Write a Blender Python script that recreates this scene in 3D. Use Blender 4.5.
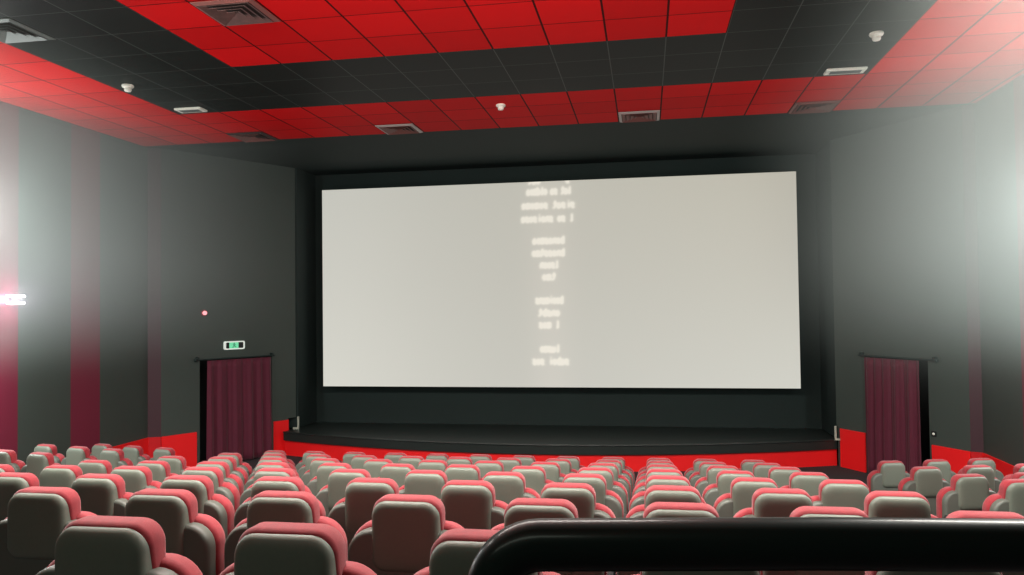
import bpy, bmesh, math, random
from mathutils import Matrix, Vector
R = math.radians
random.seed(7)
for o in list(bpy.data.objects): bpy.data.objects.remove(o)
S = bpy.context.scene
col = S.collection

# ------------------------------------------------------------------ camera
cam = bpy.data.cameras.new('camera'); cam.sensor_width = 36; cam.lens = 27.5
cam.clip_start = .05; cam.clip_end = 100
co = bpy.data.objects.new('camera', cam); col.objects.link(co); S.camera = co
yaw, pitch, roll = .16946, .025719, -.012588
d = Vector((-math.sin(yaw)*math.cos(pitch), math.cos(yaw)*math.cos(pitch), math.sin(pitch)))
r = Vector((math.cos(yaw), math.sin(yaw), 0)); u = r.cross(d)
r, u = r*math.cos(roll)+u*math.sin(roll), -r*math.sin(roll)+u*math.cos(roll)
co.matrix_world = Matrix(((r.x, u.x, -d.x, 0), (r.y, u.y, -d.y, 0), (r.z, u.z, -d.z, 0), (0, 0, 0, 1)))

# ------------------------------------------------------------------ world, lights, exposure
w = bpy.data.worlds.new('world'); S.world = w; w.use_nodes = True
w.node_tree.nodes['Background'].inputs[0].default_value = (.75, .85, .8, 1)
w.node_tree.nodes['Background'].inputs[1].default_value = .0
S.view_settings.view_transform = 'Standard'; S.view_settings.look = 'None'
S.view_settings.gamma = 1; S.view_settings.use_curve_mapping = False
S.view_settings.exposure = 0.0

def area(name, loc, target, sx, sy, power, colr=(1, 1, 1), spread=180):
    l = bpy.data.lights.new(name, 'AREA'); l.shape = 'RECTANGLE'; l.size = sx; l.size_y = sy
    l.energy = power; l.color = colr; l.spread = R(spread)
    o = bpy.data.objects.new(name, l); col.objects.link(o); o.location = loc
    o.rotation_euler = (Vector(target)-Vector(loc)).to_track_quat('-Z', 'Y').to_euler()
    return o
def spot(name, loc, target, power, deg, blend, size, colr=(1, 1, 1)):
    l = bpy.data.lights.new(name, 'SPOT'); l.energy = power; l.spot_size = R(deg); l.spot_blend = blend
    l.shadow_soft_size = size; l.color = colr
    o = bpy.data.objects.new(name, l); col.objects.link(o); o.location = loc
    o.rotation_euler = (Vector(target)-Vector(loc)).to_track_quat('-Z', 'Y').to_euler()
    return o
WARM = (1, .97, .9)
# added fills and ceiling house lights, all out of the frame
area('fill_rear', (-2.1, -1.5, 2.9), (-2.1, 6, -1), 5, .6, 26, (.86, 1, .84), 150)  # added fill that lifts the dark backs of the near seats
area('ceiling_fill', (-2.1, 2.0, .8), (-2.1, 6.0, 3.15), 3, .3, 125, WARM, 110)  # added uplight that brightens the inner red ceiling panel
area('fill_front', (-2.1, 6.6, 3.0), (-2.1, 11.5, -2.5), 7, .3, 190, WARM, 130)  # added lamp that brightens the skirting, stage front and far seats
area('house_light_middle', (-2.1, 4.9, 3.0), (-2.1, 5.2, -2), 4.5, .5, 400, WARM, 150)
area('house_light_left', (-6.3, 5.2, 3.0), (-6.3, 5.6, -2), .5, 2.0, 210, WARM, 150)
area('house_light_right', (2.6, 5.0, 3.0), (2.4, 5.4, -2), .5, 2.0, 320, WARM, 150)
# wall lamps on the two side walls, just out of the frame
def point(name, loc, power, size, colr):
    l = bpy.data.lights.new(name, 'POINT'); l.energy = power; l.shadow_soft_size = size; l.color = colr
    o = bpy.data.objects.new(name, l); col.objects.link(o); o.location = loc; return o
for z in (1.3, -.5): point('wall_light_left', (-9.0, 8.8, z), 210, .2, (.90, 1, .96))
for z in (1.1, -.5): point('wall_light_right', (4.9, 9.9, z), 175, .2, (.90, 1, .96))

# ------------------------------------------------------------------ materials
def mat(name, base, rough=.6, spec=.5, metal=0, sheen=0, coat=0, var=0, vscale=30, bump=0, bscale=300, emit=None, estr=0):
    m = bpy.data.materials.new(name); m.use_nodes = True
    nt = m.node_tree; b = nt.nodes['Principled BSDF']
    b.inputs['Base Color'].default_value = (*base, 1); b.inputs['Roughness'].default_value = rough
    b.inputs['Specular IOR Level'].default_value = spec; b.inputs['Metallic'].default_value = metal
    b.inputs['Sheen Weight'].default_value = sheen; b.inputs['Sheen Roughness'].default_value = .5
    b.inputs['Coat Weight'].default_value = coat; b.inputs['Coat Roughness'].default_value = .15
    tc = nt.nodes.new('ShaderNodeTexCoord')
    if var:
        n = nt.nodes.new('ShaderNodeTexNoise'); n.inputs['Scale'].default_value = vscale
        n.inputs['Detail'].default_value = 3
        mx = nt.nodes.new('ShaderNodeMix'); mx.data_type = 'RGBA'
        mx.inputs[6].default_value = (*[c*(1-var) for c in base], 1)
        mx.inputs[7].default_value = (*[min(1, c*(1+var)) for c in base], 1)
        nt.links.new(tc.outputs['Object'], n.inputs['Vector'])
        nt.links.new(n.outputs['Fac'], mx.inputs[0]); nt.links.new(mx.outputs[2], b.inputs['Base Color'])
    if bump:
        n2 = nt.nodes.new('ShaderNodeTexNoise'); n2.inputs['Scale'].default_value = bscale
        bp = nt.nodes.new('ShaderNodeBump'); bp.inputs['Strength'].default_value = bump; bp.inputs['Distance'].default_value = .002
        nt.links.new(tc.outputs['Object'], n2.inputs['Vector'])
        nt.links.new(n2.outputs['Fac'], bp.inputs['Height']); nt.links.new(bp.outputs['Normal'], b.inputs['Normal'])
    if emit:
        b.inputs['Emission Color'].default_value = (*emit, 1); b.inputs['Emission Strength'].default_value = estr
    return m

T, X0, Y0 = .689, .284, 13.41          # ceiling tile size and grid origin
def tile_mat(name, base, line, rough, lw=.024, cw=.015):
    m = mat(name, base, rough); nt = m.node_tree; b = nt.nodes['Principled BSDF']; b.inputs['Specular IOR Level'].default_value = .04
    tc = nt.nodes.new('ShaderNodeTexCoord'); sp = nt.nodes.new('ShaderNodeSeparateXYZ')
    nt.links.new(tc.outputs['Object'], sp.inputs[0])
    def mth(op, a, bb=None):
        n = nt.nodes.new('ShaderNodeMath'); n.operation = op
        for i, v in enumerate((a, bb)):
            if v is None: continue
            if isinstance(v, (int, float)): n.inputs[i].default_value = v
            else: nt.links.new(v, n.inputs[i])
        return n.outputs[0]
    def line_of(o, org, wd):
        f = mth('FRACT', mth('ADD', mth('DIVIDE', mth('SUBTRACT', o, org), T), .5))
        return mth('LESS_THAN', mth('ABSOLUTE', mth('SUBTRACT', f, .5)), wd/2/T)
    ln = mth('MAXIMUM', line_of(sp.outputs[0], X0, lw), line_of(sp.outputs[1], Y0, cw))
    # each tile a slightly different tone
    wn = nt.nodes.new('ShaderNodeTexWhiteNoise'); wn.noise_dimensions = '2D'
    cb = nt.nodes.new('ShaderNodeCombineXYZ')
    nt.links.new(mth('FLOOR', mth('DIVIDE', mth('SUBTRACT', sp.outputs[0], X0), T)), cb.inputs[0])
    nt.links.new(mth('FLOOR', mth('DIVIDE', mth('SUBTRACT', sp.outputs[1], Y0), T)), cb.inputs[1])
    nt.links.new(cb.outputs[0], wn.inputs['Vector'])
    mx0 = nt.nodes.new('ShaderNodeMix'); mx0.data_type = 'RGBA'
    mx0.inputs[6].default_value = (*[c*.88 for c in base], 1); mx0.inputs[7].default_value = (*[c*1.1 for c in base], 1)
    nt.links.new(wn.outputs['Value'], mx0.inputs[0])
    mx = nt.nodes.new('ShaderNodeMix'); mx.data_type = 'RGBA'; mx.inputs[7].default_value = (*line, 1)
    nt.links.new(mx0.outputs[2], mx.inputs[6]); nt.links.new(ln, mx.inputs[0]); nt.links.new(mx.outputs[2], b.inputs['Base Color'])
    return m

M = dict(
 ceil_red=tile_mat('red_ceiling_tile', (.66, .008, .010), (.05, .004, .004), .65),
 ceil_black=tile_mat('black_ceiling_tile', (.018, .021, .019), (.075, .085, .078), .5, .012, .010),
 wall=mat('dark_green_grey_wall', (.044, .060, .051), .62, var=.08, vscale=2, bump=.1, bscale=60),
 stripe=mat('burgundy_wall_stripe', (.17, .010, .034), .62, bump=.1, bscale=60),
 soffit=mat('dark_green_soffit', (.022, .032, .029), .8, spec=.2),
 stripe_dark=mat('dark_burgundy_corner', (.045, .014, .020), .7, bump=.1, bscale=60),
 portal=mat('black_green_portal', (.018, .029, .027), .8, spec=.2, var=.1, vscale=1.5),
 skirt=mat('red_skirting', (.95, .012, .014), .4, coat=.2),
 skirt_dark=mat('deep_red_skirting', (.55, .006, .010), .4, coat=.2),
 void=mat('dark_recess', (.006, .007, .007), .8),
 carpet=mat('dark_carpet', (.028, .024, .026), .95, var=.25, vscale=40, bump=.4),
 deck=mat('black_stage_deck', (.018, .024, .022), .36),
 curtain=mat('burgundy_velvet', (.095, .003, .020), .75, sheen=.15, var=.1, vscale=8),
 shell=mat('grey_seat_shell', (.150, .172, .138), .5, var=.06, vscale=60, bump=.25, bscale=500),
 shell_shaded=mat('shaded_seat_shell', (.11, .122, .103), .5, var=.06, vscale=60, bump=.25, bscale=500),  # grey shell darkened in colour for the shade on the lower backrests
 velvet=mat('crimson_seat_velvet', (.31, .015, .025), .8, sheen=.3, var=.28, vscale=45, bump=.4, bscale=400),
 arm=mat('black_armrest_plastic', (.012, .012, .013), .35),
 steel=mat('dark_steel', (.05, .05, .05), .4, metal=.8),
 rail=mat('glossy_black_rail', (.014, .023, .021), .36, spec=.12, coat=.2),
 white=mat('off_white_plastic', (.88, .88, .78), .45),
 ventframe=mat('pale_vent_metal', (.42, .36, .34), .45),
 ventred=mat('dusty_vent_metal', (.20, .07, .06), .6),
 ventgrey=mat('grey_vent_metal', (.12, .14, .13), .5),
 ventmix=mat('stained_vent_metal', (.10, .05, .045), .6, var=.6, vscale=9),
 ventdark=mat('dark_vent_inside', (.03, .018, .016), .8),
 green=mat('exit_green', (.10, .55, .30), .5, emit=(.22, .80, .45), estr=.55),
 greendark=mat('exit_dark_green', (.01, .12, .06), .5, emit=(.05, .4, .2), estr=.35),
 signwhite=mat('exit_frame_white', (.7, .75, .7), .5, emit=(.8, .9, .82), estr=.45),
 beacon=mat('red_beacon_lens', (.8, .1, .1), .3, emit=(1, .35, .38), estr=1.6),
 beaconbase=mat('beacon_base', (.20, .03, .04), .5),
 led=mat('white_led_bar', (1, 1, 1), .5, emit=(.93, .96, 1), estr=3),
 trimpale=mat('pale_corner_trim', (.42, .44, .36), .5),
)

# ------------------------------------------------------------------ helpers
def link(name, bm, mats, parent=None, smooth=False, kind=None):
    me = bpy.data.meshes.new(name)
    bmesh.ops.recalc_face_normals(bm, faces=bm.faces)
    bm.to_mesh(me); bm.free()
    if not isinstance(mats, (list, tuple)): mats = [mats]
    for m in mats: me.materials.append(m)
    if smooth:
        for p in me.polygons: p.use_smooth = True
        try: me.set_sharp_from_angle(angle=R(50))
        except Exception: pass
    o = bpy.data.objects.new(name, me); col.objects.link(o)
    if parent: o.parent = parent
    if kind: o['kind'] = kind
    return o
def box(bm, x0, x1, y0, y1, z0, z1, mi=0, M4=None, bev=0):
    vs = [bm.verts.new(v) for v in ((x0,y0,z0),(x1,y0,z0),(x1,y1,z0),(x0,y1,z0),(x0,y0,z1),(x1,y0,z1),(x1,y1,z1),(x0,y1,z1))]
    fs = [bm.faces.new([vs[i] for i in f]) for f in ((0,3,2,1),(4,5,6,7),(0,1,5,4),(1,2,6,5),(2,3,7,6),(3,0,4,7))]
    for f in fs: f.material_index = mi
    if bev:
        es = list({e for f in fs for e in f.edges})
        rr = bmesh.ops.bevel(bm, geom=es, offset=bev, segments=2, affect='EDGES')
        vs = list({v for f in rr['faces'] for v in f.verts} | {v for v in vs if v.is_valid})
    if M4 is not None: bmesh.ops.transform(bm, matrix=M4, verts=[v for v in vs if v.is_valid])
def rrect(x0, x1, z0, z1, rt, rb, n=6):
    pts = []
    for cx, cz, rr, a0 in ((x1-rt, z1-rt, rt, 0), (x0+rt, z1-rt, rt, 90), (x0+rb, z0+rb, rb, 180), (x1-rb, z0+rb, rb, 270)):
        for i in range(n+1):
            a = R(a0+90*i/n); pts.append((cx+rr*math.cos(a), cz+rr*math.sin(a)))
    return pts
def slab(bm, out, y0, y1, bev, n=4, fn=None, bw=None):
    """outline in x-z extruded along y with rounded front and back edges"""
    N = len(out); rings = []
    nor = []
    for i in range(N):
        a, b = out[i-1], out[(i+1) % N]; tx, tz = b[0]-a[0], b[1]-a[1]; L = math.hypot(tx, tz) or 1
        nor.append((tz/L, -tx/L))
    prof = [(bev*(1-math.sin(R(90*i/n))), y0+bev*(1-math.cos(R(90*i/n)))) for i in range(n+1)]
    prof += [(bev*(1-math.cos(R(90*i/n))), y1-bev*(1-math.sin(R(90*i/n)))) for i in range(n+1)]
    for ins, y in prof:
        ring = []
        for (x, z), (nx, nz) in zip(out, nor):
            k = bw(x, z) if bw else 1
            yy = y0+(y-y0)*k if y < (y0+y1)/2 else y1-(y1-y)*k
            p = (x-nx*ins*k, yy, z-nz*ins*k)
            if fn: p = fn(*p)
            ring.append(bm.verts.new(p))
        rings.append(ring)
    for a, b in zip(rings, rings[1:]):
        for i in range(N): bm.faces.new((a[i-1], a[i], b[i], b[i-1]))
    bm.faces.new(rings[0]); bm.faces.new(rings[-1])
def tube(bm, pts, rad, n=12, cap=True):
    pts = [Vector(p) for p in pts]; rings = []
    up = Vector((0, 0, 1))
    prev = None
    for i, p in enumerate(pts):
        t = (pts[min(i+1, len(pts)-1)]-pts[max(i-1, 0)]).normalized()
        if prev is None:
            a = t.cross(up if abs(t.z) < .9 else Vector((0, 1, 0))).normalized()
        else: a = (prev-t*prev.dot(t)).normalized()
        prev = a; b = t.cross(a)
        rr = rad[i] if isinstance(rad, (list, tuple)) else rad
        rings.append([bm.verts.new(p+(a*math.cos(2*math.pi*k/n)+b*math.sin(2*math.pi*k/n))*rr) for k in range(n)])
    for A, B in zip(rings, rings[1:]):
        for k in range(n): bm.faces.new((A[k-1], A[k], B[k], B[k-1]))
    if cap: bm.faces.new(rings[0]); bm.faces.new(rings[-1])
def lathe(bm, prof, n=20, M4=None):
    rings = []; vs = []
    for rr, z in prof:
        ring = [bm.verts.new((rr*math.cos(2*math.pi*k/n), rr*math.sin(2*math.pi*k/n), z)) for k in range(n)]
        rings.append(ring); vs += ring
    for A, B in zip(rings, rings[1:]):
        for k in range(n): bm.faces.new((A[k-1], A[k], B[k], B[k-1]))
    bm.faces.new(rings[0]); bm.faces.new(rings[-1])
    if M4 is not None: bmesh.ops.transform(bm, matrix=M4, verts=vs)
def empty(name, loc=(0, 0, 0), rz=0):
    o = bpy.data.objects.new(name, None); o.empty_display_size = .1; col.objects.link(o)
    o.location = loc; o.rotation_euler = (0, 0, rz); return o
def tag(o, label, cat, group=None):
    o['label'] = label; o['category'] = cat
    if group: o['group'] = group
    return o
def frame_at(A, C):
    """local x along A->C, local y pointing into the room, z up"""
    A = Vector((*A, 0)); C = Vector((*C, 0)); x = (C-A).normalized(); z = Vector((0, 0, 1)); y = z.cross(x)
    mid = Vector((-2.1, 8, 0))
    if (mid-A).dot(y) < 0: y = -y
    return Matrix(((x.x, y.x, z.x, A.x), (x.y, y.y, z.y, A.y), (x.z, y.z, z.z, 0), (0, 0, 0, 1))), (C-A).length

ZC, ZF, ZS = 3.15, -3.1, -2.375        # ceiling, front floor, top of the red skirting
XL, XR = -9.36, 5.2
AL, CL = (-7.72, 16.02), (-9.147, 13.62)
AR, CR = (3.57, 15.84), (5.043, 13.53)
YL, YR = 13.52, 13.45                  # where the side walls end

# ------------------------------------------------------------------ setting: ceiling
bm = bmesh.new()
def cell(x0, x1, y0, y1, mi):
    box(bm, x0, x1, y0, y1, ZC, ZC+.06, mi)
xb = [XL-.1, X0-11*T, X0-8*T, X0+T, X0+4*T, XR+.1]; yb = [-3.1, Y0-6*T, Y0-3*T, Y0]
for i in range(5):
    for j in range(3):
        ring = min(i, 4-i, 2-j)
        cell(xb[i], xb[i+1], yb[j], yb[j+1], 0 if ring in (0, 2) else 1)
cell(XL-.1, XR+.1, Y0, 15.8, 2); cell(XL-.1, XR+.1, 15.8, 17.3, 3)
link('ceiling', bm, [M['ceil_red'], M['ceil_black'], M['soffit'], M['portal']], kind='structure')

# side walls with burgundy stripes
def side_wall(name, x, sgn, y1, stripes):
    bm = bmesh.new(); ys = sorted({-3.0, y1, *[v for s in stripes for v in s]})
    for a, b in zip(ys, ys[1:]):
        mi = 1 if any(s[0] <= a and b <= s[1] for s in stripes) else 0
        box(bm, min(x, x+sgn*.12), max(x, x+sgn*.12), a, b, ZF-.1, ZC, mi)
    link(name, bm, [M['wall'], M['stripe']], kind='structure')
side_wall('wall_left', XL, -1, YL, [(11.5, 12.2), (9.3, 10.4), (7.1, 8.2), (4.9, 6.0), (2.7, 3.8)])
side_wall('wall_right', XR, 1, YR, [(11.2, 12.1), (9.3, 10.4), (7.1, 8.2), (4.9, 6.0), (2.7, 3.8)])
# narrow frontal pieces at the corners, then the splayed walls with a doorway each
def splay(name, A, C, corner, s0, s1, ext, ztop):
    F, L = frame_at(A, C); bm = bmesh.new()
    # below the door head
    if s0 > 0: box(bm, 0, s0, -.12, 0, ZF-.1, ztop, 0, F)
    box(bm, s1, L, -.12, 0, ZF-.1, ztop, 0, F)
    box(bm, -ext, L, -.12, 0, ztop, ZC, 0, F)
    if ext: box(bm, -ext, 0, -.12, 0, ZS+.03, ztop, 0, F)
    # recess behind the curtain
    box(bm, s0-.03, s0, -.7, -.12, ZF, ztop, 2, F); box(bm, s1, s1+.03, -.7, -.12, ZF, ztop, 2, F)
    box(bm, s0, s1, -.73, -.7, ZF, ztop, 2, F); box(bm, s0, s1, -.7, -.12, ztop, ztop+.03, 2, F)
    # corner return
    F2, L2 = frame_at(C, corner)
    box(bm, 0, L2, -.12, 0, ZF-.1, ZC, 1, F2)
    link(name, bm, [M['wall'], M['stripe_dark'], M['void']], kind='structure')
    return F, L, F2, L2
FL, LL, FL2, LL2 = splay('wall_front_left', AL, CL, (XL, YL), .40, 2.02, .2, -.97)
FR, LR, FR2, LR2 = splay('wall_front_right', AR, CR, (XR, YR), .68, 2.0, .03, -.97)
# back wall round the screen, with the two portal returns
bm = bmesh.new()
box(bm, -9.6, 5.4, 17.2, 17.3, ZF-.1, ZC, 0)
link('wall_front', bm, M['portal'], kind='structure')
bm = bmesh.new(); box(bm, -7.92, -7.58, 16.22, 17.2, -2.59, ZC); link('wall_portal_left', bm, M['portal'], kind='structure')
bm = bmesh.new(); box(bm, 3.56, 3.85, 15.86, 17.2, -2.59, ZC); link('wall_portal_right', bm, M['portal'], kind='structure')
bm = bmesh.new(); box(bm, -9.6, 5.4, -3.1, -3.0, ZF-.1, ZC, 0)
link('wall_rear', bm, M['wall'], kind='structure')

# stepped floor
RP, RY0, PX = 1.2209, 10.82, .62        # row spacing, first row, seat pitch
bm = bmesh.new()
box(bm, -9.6, 5.4, RY0-.6, 17.2, ZF-.2, ZF, 0)
for k in range(1, 12):
    ya = RY0-.6-RP*(k-1); yb_ = -3.0 if k == 11 else ya-RP
    box(bm, XL-.05, XR+.05, yb_, ya, ZF-.2, ZF+.2*min(k, 9), 0)
link('floor', bm, M['carpet'], kind='structure')

# red skirting boards
n_trim = 0
def skirt(F, a, b, m, z0=ZF, z1=ZS, th=.025):
    global n_trim; n_trim += 1
    bm = bmesh.new(); box(bm, a, b, .001, th, z0, z1, 0, F, .004)
    link('trim_%d' % n_trim, bm, M[m], kind='structure')
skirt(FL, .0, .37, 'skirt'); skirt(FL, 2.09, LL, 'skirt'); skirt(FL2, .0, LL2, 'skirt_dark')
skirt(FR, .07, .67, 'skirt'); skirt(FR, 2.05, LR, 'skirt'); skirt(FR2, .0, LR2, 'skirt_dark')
FSL, _ = frame_at((XL, YL), (XL, 0)); FSR, _ = frame_at((XR, YR), (XR, 0))
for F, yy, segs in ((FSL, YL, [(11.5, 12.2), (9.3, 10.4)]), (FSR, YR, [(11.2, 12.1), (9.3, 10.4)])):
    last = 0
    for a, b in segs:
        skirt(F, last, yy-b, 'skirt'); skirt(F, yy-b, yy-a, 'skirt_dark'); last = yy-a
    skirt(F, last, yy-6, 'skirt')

# ------------------------------------------------------------------ stage
def front(x, off=0): return 14.78+((x+2.2)/5.75)**2*1.12-off
bm = bmesh.new()
xs = [-7.70+(3.555+7.70)*i/48 for i in range(49)]
def stage_prism(bm, z0, z1, off, yback, x0=None):
    lo = []; hi = []
    for x in xs:
        lo.append(bm.verts.new((x, front(x, off), z0))); hi.append(bm.verts.new((x, front(x, off), z1)))
    e = [bm.verts.new(p) for p in ((xs[-1], yback, z0), (xs[-1], yback, z1), (xs[0], yback, z0), (xs[0], yback, z1))]
    for i in range(len(xs)-1): bm.faces.new((lo[i], lo[i+1], hi[i+1], hi[i]))
    bm.faces.new(lo+[e[0], e[2]]); bm.faces.new(hi+[e[1], e[3]])
    bm.faces.new((lo[-1], e[0], e[1], hi[-1])); bm.faces.new((lo[0], hi[0], e[3], e[2])); bm.faces.new((e[0], e[2], e[3], e[1]))
st = empty('stage', (0, 0, 0))
tag(st, 'low black stage with bowed red front below the cinema screen', 'stage')
stage_prism(bm, ZF, -2.78, 0, 17.19); link('fascia', bm, M['skirt'], st)
bm = bmesh.new(); stage_prism(bm, -2.78, -2.6, .05, 17.19); link('deck', bm, M['deck'], st)
bm = bmesh.new()
tube(bm, [(x, front(x, .05), -2.605) for x in xs], .018, 8); link('nosing', bm, M['deck'], st, True)
for nm, x, s, F in (('left', -7.58, 1, None), ('right', 3.53, -1, None)):
    bm = bmesh.new(); y = 16.20 if s > 0 else 15.80
    box(bm, x, x+s*.03 if s > 0 else x, 0, 0, 0, 0) if False else None
    a, b = sorted((x, x+s*.035))
    box(bm, a, b, y-.03, y, -2.59, -2.33, 0); a, b = sorted((x-s*.10, x+s*.035)); box(bm, a, b, y-.04, y-.005, -2.60, -2.565, 0)
    o = link('corner_bracket', bm, M['trimpale'])
    tag(o, 'small pale L shaped corner bracket at the %s end of the stage' % nm, 'bracket')

# ------------------------------------------------------------------ screen
SX0, SX1, SZ0, SZ1, SY = -7.232, 3.083, -1.725, 2.727, 16.8
font = {  # 4x7 lower-case letters, rows top to bottom
 'a':'0000 0000 0110 0001 0111 1001 0111','b':'1000 1000 1110 1001 1001 1001 1110','c':'0000 0000 0111 1000 1000 1000 0111',
 'd':'0001 0001 0111 1001 1001 1001 0111','e':'0000 0000 0110 1001 1111 1000 0111','i':'0100 0000 0100 0100 0100 0100 0100',
 'l':'0100 0100 0100 0100 0100 0100 0110','m':'0000 0000 1111 1011 1011 1011 1011','n':'0000 0000 1110 1001 1001 1001 1001',
 'o':'0000 0000 0110 1001 1001 1001 0110','r':'0000 0000 1011 1100 1000 1000 1000','s':'0000 0000 0111 1000 0110 0001 1110',
 't':'0100 0100 1110 0100 0100 0100 0011','u':'0000 0000 1001 1001 1001 1001 0111','g':'0000 0000 0111 1001 0111 0001 1110',
 'v':'0000 0000 1001 1001 1001 0110 0110','L':'1000 1000 1000 1000 1000 1000 1111','J':'0001 0001 0001 0001 0001 1001 0110',' ':'0000 0000 0000 0000 0000 0000 0000'}
# the credits stand mirrored and blurred on the screen: (centre x, z, width, text)
PX2 = .02155
lines = [(549, 180, 42, 's      omt'), (549, 191, 45, 'let sa oldmoa'), (548, 205, 54, 'gigat somome'), (547, 218.5, 53, 'l go snoisose'),
         (548, 240.5, 32, 'bonosmoa'), (547.5, 253, 33, 'bnosgtmo'), (548.5, 265, 19, 'lsoon'), (548, 277, 14, 'tmo'),
         (548, 300.5, 28, 'booimens'), (547.5, 313, 22, 'ongbt'), (547.5, 325, 21, 'l mos'), (548, 349, 20, 'lugmo'), (548.5, 361.5, 37, 'gaboi sos')]
def zpix(y): return SZ1-(y-180.8)/(387.2-180.8)*(SZ1-SZ0)
def xpix(x): return -2.652+(x-521)*.02181
strokes = []
for cx, cy, wd, txt in lines:
    n = len(txt); W_ = wd*PX2; cw = W_/n; cxm = xpix(cx); czm = zpix(cy)
    for k, chh in enumerate(txt):
        rows = font[chh].split()
        for ri, rw in enumerate(rows):
            for ci, b_ in enumerate(rw):
                if b_ == '1':
                    lx = -W_/2+(k+(ci+.6)/4.8)*cw; strokes.append((cxm-lx, czm+(3.6-ri)*.0235))
from collections import defaultdict
buck = defaultdict(list)
for s_ in strokes: buck[(int(s_[0]//.1), int(s_[1]//.1))].append(s_)
def ink(x, z):
    v = 0; bx, bz = int(x//.1), int(z//.1)
    for i in (-1, 0, 1):
        for j in (-1, 0, 1):
            for sx, sz in buck.get((bx+i, bz+j), ()):
                v += math.exp(-((x-sx)**2+(z-sz)**2)/(2*.024**2))
    return min(1, v*.40)
gx = [SX0+i*(xpix(512)-SX0)/12 for i in range(12)]+[xpix(512)+i*(xpix(585)-xpix(512))/96 for i in range(96)]+[xpix(585)+i*(SX1-xpix(585))/12 for i in range(13)]
gz = [SZ0+i*(SZ1-SZ0)/250 for i in range(251)]
bm = bmesh.new(); lay = bm.verts.layers.float_color.new('picture')
grid = []
for z in gz:
    row = []
    for x in gx:
        v = bm.verts.new((x, SY-.021, z)); t = (x-SX0)/(SX1-SX0); h = (z-SZ0)/(SZ1-SZ0)
        # the projected frame: soft, a little dimmer in the middle, warmer top right
        g = .50+.07*abs(t-.45)*2*(1-h)+.05*math.exp(-((t-.02)/.2)**2)-.03*h
        c = [g*(1+.02*t*h), g*(.995-.02*t*h), g*(.90-.08*t*h)]
        gl = math.exp(-((x-xpix(549))/.5)**2)*.04
        c = [c[0]+gl*1.1, c[1]+gl*.8, c[2]+gl*.7]
        k = ink(x, z)*.68
        c = [a*(1-k)+b*k for a, b in zip(c, (.90, .85, .74))]
        v[lay] = (*c, 1); row.append(v)
    grid.append(row)
for a, b in zip(grid, grid[1:]):
    for i in range(len(gx)-1): bm.faces.new((a[i], a[i+1], b[i+1], b[i]))
sm = bpy.data.materials.new('projected_picture'); sm.use_nodes = True; nt = sm.node_tree; b = nt.nodes['Principled BSDF']
at = nt.nodes.new('ShaderNodeAttribute'); at.attribute_name = 'picture'
nt.links.new(at.outputs['Color'], b.inputs['Emission Color']); b.inputs['Emission Strength'].default_value = 1.0
b.inputs['Base Color'].default_value = (.12, .12, .11, 1); b.inputs['Roughness'].default_value = .9; b.inputs['Specular IOR Level'].default_value = 0
scr = empty('cinema_screen', (-2.07, SY, SZ0))
tag(scr, 'wide pale grey cinema screen with a column of blurred credits', 'screen')
pic = link('projected_picture', bm, sm, None); 
bm = bmesh.new(); box(bm, SX0+.01, SX1-.01, SY-.02, SY+.05, SZ0+.01, SZ1-.01)
bk = link('screen_board', bm, M['portal'], None)
bm = bmesh.new()
box(bm, SX0+.3, SX1-.3, SY+.05, 17.19, .5, .62)
fr = link('mounting_rail', bm, M['steel'], None)
for o in (pic, bk, fr):
    o.parent = scr; o.location = (2.07, -SY, -SZ0)

# ------------------------------------------------------------------ curtains, rods, door area
def curtain(F, s0, s1, side):
    n = 90; bm = bmesh.new(); rows = 14; zt, zb = -.985, ZF+.02; g = []
    rnd = random.Random(side == 'left'); ph = [rnd.uniform(0, 6.28) for _ in range(4)]
    for j in range(rows+1):
        v = j/rows; z = zt+(zb-zt)*v; amp = .012+.022*v**.6; r_ = []
        for i in range(n+1):
            t = i/n; s = s0+(s1-s0)*t+.03*v*(t-.5)
            y = .05+amp*(math.sin(t*2*math.pi*5.5+ph[0]+1.3*math.sin(t*7+ph[1])+.4*v)+.3*math.sin(t*2*math.pi*13+ph[2]+v))
            r_.append(bm.verts.new((s, y, z)))
        g.append(r_)
    for a, b in zip(g, g[1:]):
        for i in range(n): bm.faces.new((a[i], a[i+1], b[i+1], b[i]))
    bmesh.ops.transform(bm, matrix=F, verts=bm.verts)
    o = link('curtain', bm, M['curtain'], None, True)
    md = o.modifiers.new('thick', 'SOLIDIFY'); md.thickness = .006
    tag(o, 'burgundy curtain covering the doorway %s of the stage' % side, 'curtain', 'burgundy doorway curtains')
curtain(FL, .45, 1.88, 'left'); curtain(FR, .71, 1.88, 'right')
for F, a, b, side in ((FL, .38, 2.12, 'left'), (FR, .60, 2.2, 'right')):
    root = empty('curtain_rod'); tag(root, 'dark curtain rod above the burgundy doorway curtain %s of the stage' % side, 'curtain rod')
    bm = bmesh.new(); tube(bm, [F @ Vector((a, .075, -.955)), F @ Vector((b, .075, -.955))], .014, 10); link('rod', bm, M['portal'], root, True)
    for s in (a+.05, b-.03):
        bm = bmesh.new(); box(bm, s-.02, s+.02, 0, .09, -.975, -.90, 0, F, .005); link('bracket', bm, M['portal'], root)
    bm = bmesh.new(); lathe(bm, [(.004, -.04), (.03, -.02), (.036, 0), (.03, .02), (.004, .04)], 12, Matrix.Translation(F @ Vector((b+.02, .075, -.955)))); link('finial', bm, M['portal'], root, True)

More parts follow.
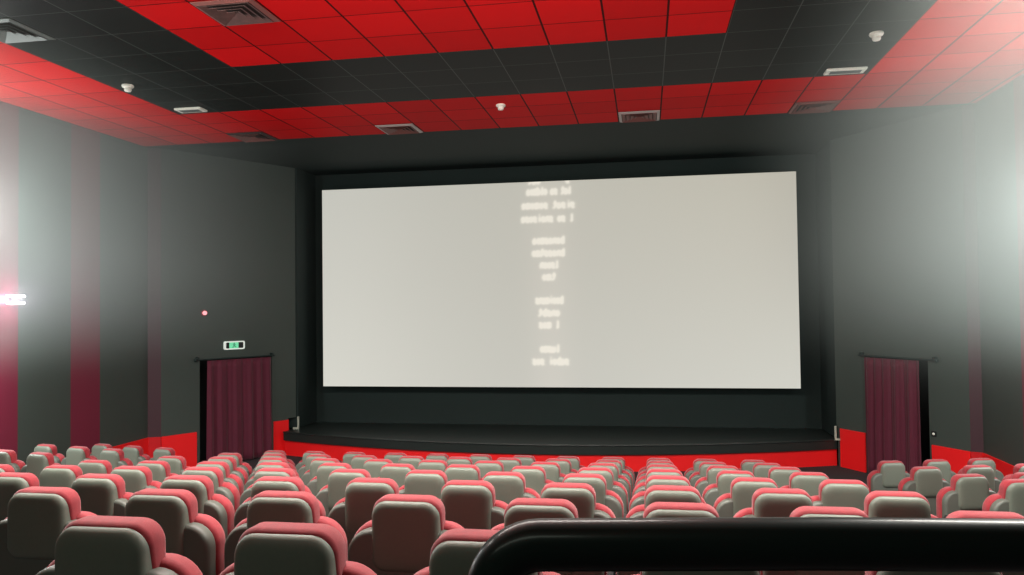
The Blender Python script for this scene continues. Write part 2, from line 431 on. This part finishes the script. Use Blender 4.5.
# exit sign over the left doorway
ex = empty('exit_sign', F_ := (FL @ Vector((1.29, 0, -.70)))); ex.rotation_euler = (0, 0, math.atan2(FL[1][0], FL[0][0]))
tag(ex, 'lit white framed exit sign with green running figure panel above the left doorway', 'exit sign')
def sy(y): return y        # local: x along wall, y into the wall or room is fixed below
flip = -1 if (Matrix.Rotation(ex.rotation_euler.z, 3, 'Z') @ Vector((0, 1, 0))).dot(FL.to_3x3() @ Vector((0, 1, 0))) < 0 else 1
def fy(a, b): return tuple(sorted((a*flip, b*flip)))
bm = bmesh.new(); a, b = fy(.002, .05); box(bm, -.20, .20, a, b, -.065, .065); link('housing', bm, M['void'], ex)
bm = bmesh.new(); 
N1 = rrect(-.225, .225, -.085, .085, .03, .03, 4); N2 = rrect(-.195, .195, -.06, .06, .02, .02, 4)
def ring_prism(bm, o1, o2, y0, y1):
    v = [[bm.verts.new((p[0], y, p[1])) for p in o] for o in (o1, o2) for y in (y0, y1)]
    n = len(o1)
    for i in range(n):
        for A, B in ((v[0], v[1]), (v[1], v[3]), (v[3], v[2]), (v[2], v[0])): bm.faces.new((A[i-1], A[i], B[i], B[i-1]))
a, b = fy(.01, .06); ring_prism(bm, N1, N2, a, b); link('frame', bm, M['signwhite'], ex)
bm = bmesh.new(); a, b = fy(.05, .054); box(bm, -.085, .12, a, b, -.062, .062); gp = link('picture_panel', bm, M['green'], ex)
bm = bmesh.new(); a, b = fy(.054, .057)    # running figure
for pts in (((-.01, .0), (.03, -.005)), ((.012, .03), (.018, -.01)), ((.018, -.01), (.045, -.03)), ((.045, -.03), (.04, -.05)), ((.015, -.01), (-.01, -.03)), ((-.01, -.03), (-.035, -.032)), ((.012, .028), (-.018, .012)), ((.014, .028), (.04, .016))):
    (xa, za), (xb_, zb_) = pts; L_ = math.hypot(xb_-xa, zb_-za); an = math.atan2(zb_-za, xb_-xa)
    box(bm, 0, L_, a, b, -.006, .006, 0, Matrix.Translation(((xa), 0, za)) @ Matrix.Rotation(-an, 4, 'Y'))
lathe(bm, [(.012, 0), (.012, .003)], 12, Matrix.Translation((.015, b if flip > 0 else a, .043)) @ Matrix.Rotation(R(90), 4, 'X'))
link('running_figure', bm, M['greendark'], gp)

# red alarm beacon
be = empty('alarm_beacon'); tag(be, 'small glowing red alarm beacon on the wall above left doorway', 'alarm light')
be.matrix_world = Matrix.Translation(FL @ Vector((1.93, 0, -.03))) @ FL.to_3x3().to_4x4() @ Matrix.Rotation(R(-90), 4, 'X')
bm = bmesh.new(); lathe(bm, [(.07, 0), (.07, .02), (.06, .03)], 20); link('mounting_base', bm, M['beaconbase'], be, True)
bm = bmesh.new(); lathe(bm, [(.042, .03), (.042, .05), (.034, .068), (.015, .08), (.002, .083)], 20); link('lens', bm, M['beacon'], be, True)

# push button on the right front wall
pb = empty('wall_button'); tag(pb, 'tiny white push button on the wall right of the right curtain', 'button')
pb.matrix_world = Matrix.Translation(FR @ Vector((2.09, 0, -2.19))) @ FR.to_3x3().to_4x4() @ Matrix.Rotation(R(-90), 4, 'X')
bm = bmesh.new(); box(bm, -.045, .045, -.045, .045, 0, .015, 0, None, .004); link('back_plate', bm, M['void'], pb)
bm = bmesh.new(); lathe(bm, [(.022, .015), (.022, .025), (.015, .03)], 16); link('push_cap', bm, M['white'], pb, True)

# twin bar wall lamp on the left wall
wl = empty('wall_lamp', (XL, 10.27, .215)); tag(wl, 'bright twin bar wall lamp on the burgundy stripe at the left edge', 'wall lamp')
bm = bmesh.new(); box(bm, 0, .06, -.05, .05, -.05, .05, 0, None, .006); link('mounting_plate', bm, M['void'], wl)
point('wall_lamp_light', (XL+.14, 10.22, .215), 24, .05, (1, .78, 1))
for z in (.052, -.052):
    bm = bmesh.new(); tube(bm, [(.085, -.17, z), (.085, .15, z)], .021, 12); link('light_bar', bm, M['led'], wl, True)

# ------------------------------------------------------------------ ceiling fittings
def vent(i, j, frame, inner, label, wide=.045):
    x = X0+(i+.5)*T; y = Y0-(j+.5)*T; root = empty('ceiling_vent', (x, y, ZC)); tag(root, label, 'air vent', 'square ceiling vents')
    h = T/2-.012
    def ring(h1, h2, z1, z2, th=.008):
        bm = bmesh.new(); P = []
        for hh, zz in ((h1, z1), (h2, z2), (h2, z2+th), (h1, z1+th)):
            P.append([bm.verts.new((sx*hh, sy_*hh, zz)) for sx, sy_ in ((-1,-1),(1,-1),(1,1),(-1,1))])
        for a, b in zip(P, P[1:]+P[:1]):
            for k in range(4): bm.faces.new((a[k-1], a[k], b[k], b[k-1]))
        return bm
    link('frame', ring(h, h-wide, -.012, -.03), frame, root)
    for q in range(4):
        h1 = h-wide-.01-q*.068; link('louvre', ring(h1, h1-.055, -.035, -.008, .004), inner, root)
    bm = bmesh.new(); box(bm, -h+.01, h-.01, -h+.01, h-.01, -.004, -.001); link('backing', bm, M['ventdark'], root)
vent(-7, 0, M['ventframe'], M['ventred'], 'pale framed vent in the red ceiling band above the left part of the screen')
vent(-1, 0, M['ventframe'], M['ventred'], 'dusty pink sided vent in the red ceiling band above the right part of the screen')
vent(3, 0, M['ventred'], M['ventred'], 'faint red brown vent in the red ceiling band near the right front corner', .03)
vent(-11, 0, M['ventdark'], M['ventred'], 'dark faint vent in the red ceiling band near the left front corner', .03)
vent(-11, 8, M['ventgrey'], M['ventgrey'], 'large grey vent in the black ceiling at the upper left edge')
vent(-7, 8, M['ventred'], M['ventmix'], 'stained grey vent set in the bright red ceiling panel at the top')
for x, y, lab in ((-7.03, 9.72, 'off-white smoke detector on the black ceiling at the left, near the red band'), (2.70, 9.64, 'off-white smoke detector on the black ceiling at the right'),
                  (-2.17, 11.86, 'small white smoke detector in the front red ceiling band above the screen')):
    root = empty('smoke_detector', (x, y, ZC)); tag(root, lab, 'smoke detector', 'ceiling smoke detectors'); root.scale = (.85, .85, .85) if x != -2.17 else (.8, .8, .8)
    bm = bmesh.new(); lathe(bm, [(.09, 0), (.095, -.02), (.085, -.04), (.055, -.05)], 24); link('base', bm, M['white'], root, True)
    bm = bmesh.new(); lathe(bm, [(.055, -.05), (.058, -.085), (.045, -.105), (.02, -.11)], 24); link('sensor_head', bm, M['white'], root, True)
for x, y, wd, lab in ((-6.93, 11.08, .22, 'thin pale slot light at the left inner corner of the black ceiling'), (2.70, 11.09, .26, 'bright pale slot light at the right inner corner of the black ceiling')):
    root = empty('slot_light', (x, y, ZC)); tag(root, lab, 'ceiling light', 'slot lights')
    bm = bmesh.new(); box(bm, -wd, wd, -.11, .11, -.03, 0, 0, None, .006); link('housing', bm, M['white'], root)
    bm = bmesh.new(); box(bm, -wd+.06, wd-.06, -.06, .06, -.036, -.03, 0, None, .002); link('diffuser', bm, M['ventgrey'], root)

# ------------------------------------------------------------------ seats
def make_seat():
    root = empty('cinema_chair')
    # headrest: grey wedge shell behind, crimson cushion in front
    def fr_(z): return max(0, min(1, (1.02-z)/.33))
    def shell_y(x, y, z):          # y runs 0..1 from the back face to the seam
        t = fr_(z); top = max(0, (z-.93)/.09)
        return (x, -.05+.018*top**2+(y)*(.045+.060*t), z)
    # the grey shell bulges like a pillow: concentric rings from the seam to the middle of the back
    out = rrect(-.160, .160, .695, 1.018, .072, .062, 9); N = len(out); bm = bmesh.new(); rings = []
    ctr = (0, .862)
    for q in range(13):
        if q == 0: kk, dep = 1, 1.0
        else:
            a_ = R(90*(q-1)/11); kk = .10+.90*math.cos(a_)**.32 if q < 12 else .10; dep = math.sin(a_)
        ring = []
        for x, z in out:
            zz = ctr[1]+(z-ctr[1])*kk; xx = x*kk; seam = -.022+.074*fr_(z)
            y = seam if q == 0 else -.012-.042*dep**.8
            ring.append(bm.verts.new((xx, min(y, seam), zz)))
        rings.append(ring)
    for A, B in zip(rings, rings[1:]):
        for i in range(N): bm.faces.new((A[i-1], A[i], B[i], B[i-1]))
    bm.faces.new(rings[0]); bm.faces.new(rings[-1])
    link('headrest_shell', bm, M['shell'], root, True)
    def front_shift(x, y, z):
        t = fr_(z); y0_ = -.026+.072*t
        return (x, y0_+y*(.086-y0_)/.11, z+.010*math.sin(math.pi*max(0, min(1, y/.11))) if z > .9 else z)
    bm = bmesh.new(); slab(bm, rrect(-.166, .166, .69, 1.024, .074, .058, 8), 0, .11, .026, 5, front_shift)
    link('headrest_cushion', bm, M['velvet'], root, True)
    bm = bmesh.new(); slab(bm, rrect(-.282, .282, .30, .882, .115, .03, 8), -.032, .05, .024, 4)
    link('backrest_shell', bm, M['shell_shaded'], root, True)
    bm = bmesh.new(); slab(bm, rrect(-.290, .290, .34, .903, .13, .04, 8), .035, .13, .03, 5)
    link('backrest_cushion', bm, M['velvet'], root, True)
    bm = bmesh.new(); slab(bm, rrect(-.235, .235, .33, .475, .04, .03, 4), .135, .66, .04, 4)
    link('seat_cushion', bm, M['velvet'], root, True)
    for s in (-1, 1):
        bm = bmesh.new(); slab(bm, rrect(s*.275-.032, s*.275+.032, .26, .60, .025, .01, 3), .14, .62, .02, 3)
        link('armrest', bm, M['arm'], root, True)
    bm = bmesh.new(); box(bm, -.22, .22, .10, .50, .0, .04, 0, None, .008); box(bm, -.16, .16, .18, .42, .04, .33, 0, None, .01)
    link('pedestal', bm, M['arm'], root)
    return root
proto = make_seat(); used = False
def place(x, y, z, rz, label, group):
    global used
    if not used: o = proto; used = True
    else:
        o = proto.copy(); col.objects.link(o)
        for ch in proto.children:
            c = ch.copy(); col.objects.link(c); c.parent = o
    o.location = (x, y, z); o.rotation_euler = (0, 0, rz)
    tag(o, label, 'chair', group)
ordn = ['first', 'second', 'third', 'fourth', 'fifth', 'sixth', 'seventh', 'eighth', 'ninth', 'tenth', 'eleventh', 'twelfth']
rown = ['front row', 'second row', 'third row', 'fourth row', 'fifth row', 'sixth row', 'seventh row', 'nearest visible row']
first = {0: -9, 1: -9, 2: -9, 3: -9, 4: -9, 5: -7, 6: -5, 7: -3}
adj = [0, 0, 0, -.01, -.02, -.015, .005, .045]
for k in range(8):
    for c in range(first[k], 3):
        x = .136+c*PX; y = RY0-RP*k
        if c < -3: y -= .028*(-3-c)*min(1, k/3)
        z = ZF+.2*k
        if k == 7 and c > 1: continue
        place(x, y, z, 0, 'red topped grey cinema seat, middle block, %s, %s from the right aisle' % (rown[k], ordn[2-c]), 'seats of the middle block')
# angled blocks at the two side walls
Lb = {0: [(-7.27, 10.87), (-7.88, 10.98), (-8.49, 11.09)], 1: [(-7.26, 9.68), (-7.87, 9.79), (-8.48, 9.90)], 2: [(-7.2, 8.32), (-7.81, 8.43), (-8.42, 8.54)]}
for k, L_ in Lb.items():
    for i, (x, y) in enumerate(L_):
        place(x, y, ZF+.2*k, R(-10.5), 'red and grey cinema seat, angled left wall block, %s, %s from the aisle' % (rown[k], ordn[i]), 'seats of the left wall block')
Rb = {0: (3.13, 10.95), 1: (3.11, 9.58), 2: (3.06, 8.22), 3: (3.03, 7.07)}
for k, (x, y) in Rb.items():
    for i in range(3 if k < 2 else (2 if k == 2 else 1)):
        place(x+i*.602, y+i*.15, ZF+.2*k, R(14), 'red and grey cinema seat, angled right wall block, %s, %s from the aisle' % (rown[k], ordn[i]), 'seats of the right wall block')

# ------------------------------------------------------------------ handrail in the foreground
hr = empty('handrail', (0, 0, 0)); tag(hr, 'thick glossy black handrail crossing the foreground, bent down at its left end', 'handrail')
cx, cz, rb = -.130, -.3415, .058
pts = [(-.188, .930, -1.3), (-.188, .930, -.60), (-.188, .930, -.42)]
for i in range(11):
    a = R(180-90*i/10); x = cx+rb*math.cos(a); pts.append((x, .935+(x+.118)*.16, cz+rb*math.sin(a)))
pts += [(.2, .986, -.2852), (.5, 1.035, -.291), (1.6, 1.21, -.304)]
bm = bmesh.new(); tube(bm, pts, .0305, 28); link('rail_tube', bm, M['rail'], hr, True)
bm = bmesh.new(); tube(bm, [(1.55, 1.202, -.30), (1.55, 1.202, -1.3)], .025, 16); link('post', bm, M['rail'], hr, True)

# ------------------------------------------------------------------ thin haze boxes added to make the bright veil at both walls
hm = bpy.data.materials.new('thin_glare'); hm.use_nodes = True; nt = hm.node_tree; nt.nodes.clear()
ou = nt.nodes.new('ShaderNodeOutputMaterial'); vs = nt.nodes.new('ShaderNodeVolumeScatter')
vs.inputs['Color'].default_value = (.92, 1, .96, 1); vs.inputs['Anisotropy'].default_value = .2
# thicker under the ceiling and at the wall, thinning out downwards and towards the middle
tc = nt.nodes.new('ShaderNodeTexCoord'); sp = nt.nodes.new('ShaderNodeSeparateXYZ'); nt.links.new(tc.outputs['Object'], sp.inputs[0])
def ramp(sock, a, b):
    n = nt.nodes.new('ShaderNodeMapRange'); n.interpolation_type = 'SMOOTHSTEP'
    n.inputs['From Min'].default_value = a; n.inputs['From Max'].default_value = b
    nt.links.new(sock, n.inputs['Value']); return n.outputs['Result']
def mul(a, b):
    n = nt.nodes.new('ShaderNodeMath'); n.operation = 'MULTIPLY'
    for i, v in enumerate((a, b)):
        if isinstance(v, float): n.inputs[i].default_value = v
        else: nt.links.new(v, n.inputs[i])
    return n.outputs[0]
ab = nt.nodes.new('ShaderNodeMath'); ab.operation = 'ABSOLUTE'
sb = nt.nodes.new('ShaderNodeMath'); sb.operation = 'SUBTRACT'; nt.links.new(sp.outputs[0], sb.inputs[0]); sb.inputs[1].default_value = -2.08
nt.links.new(sb.outputs[0], ab.inputs[0])
nt.links.new(mul(mul(ramp(sp.outputs[2], -.97, 1.0), ramp(ab.outputs[0], 3.2, 6.2)), .135), vs.inputs['Density'])
nt.links.new(vs.outputs[0], ou.inputs['Volume'])
for xa, xb_, ya, side in ((XL+.01, -5.2, 3, 'left'), (1.3, XR-.01, 4.3, 'right')):
    bm = bmesh.new(); box(bm, xa, xb_, ya, 13.4, -.95, ZC-.125)
    hz = link('glare', bm, hm, kind='stuff')
    tag(hz, 'thin bright haze added as a veil of light along the %s wall' % side, 'glare')
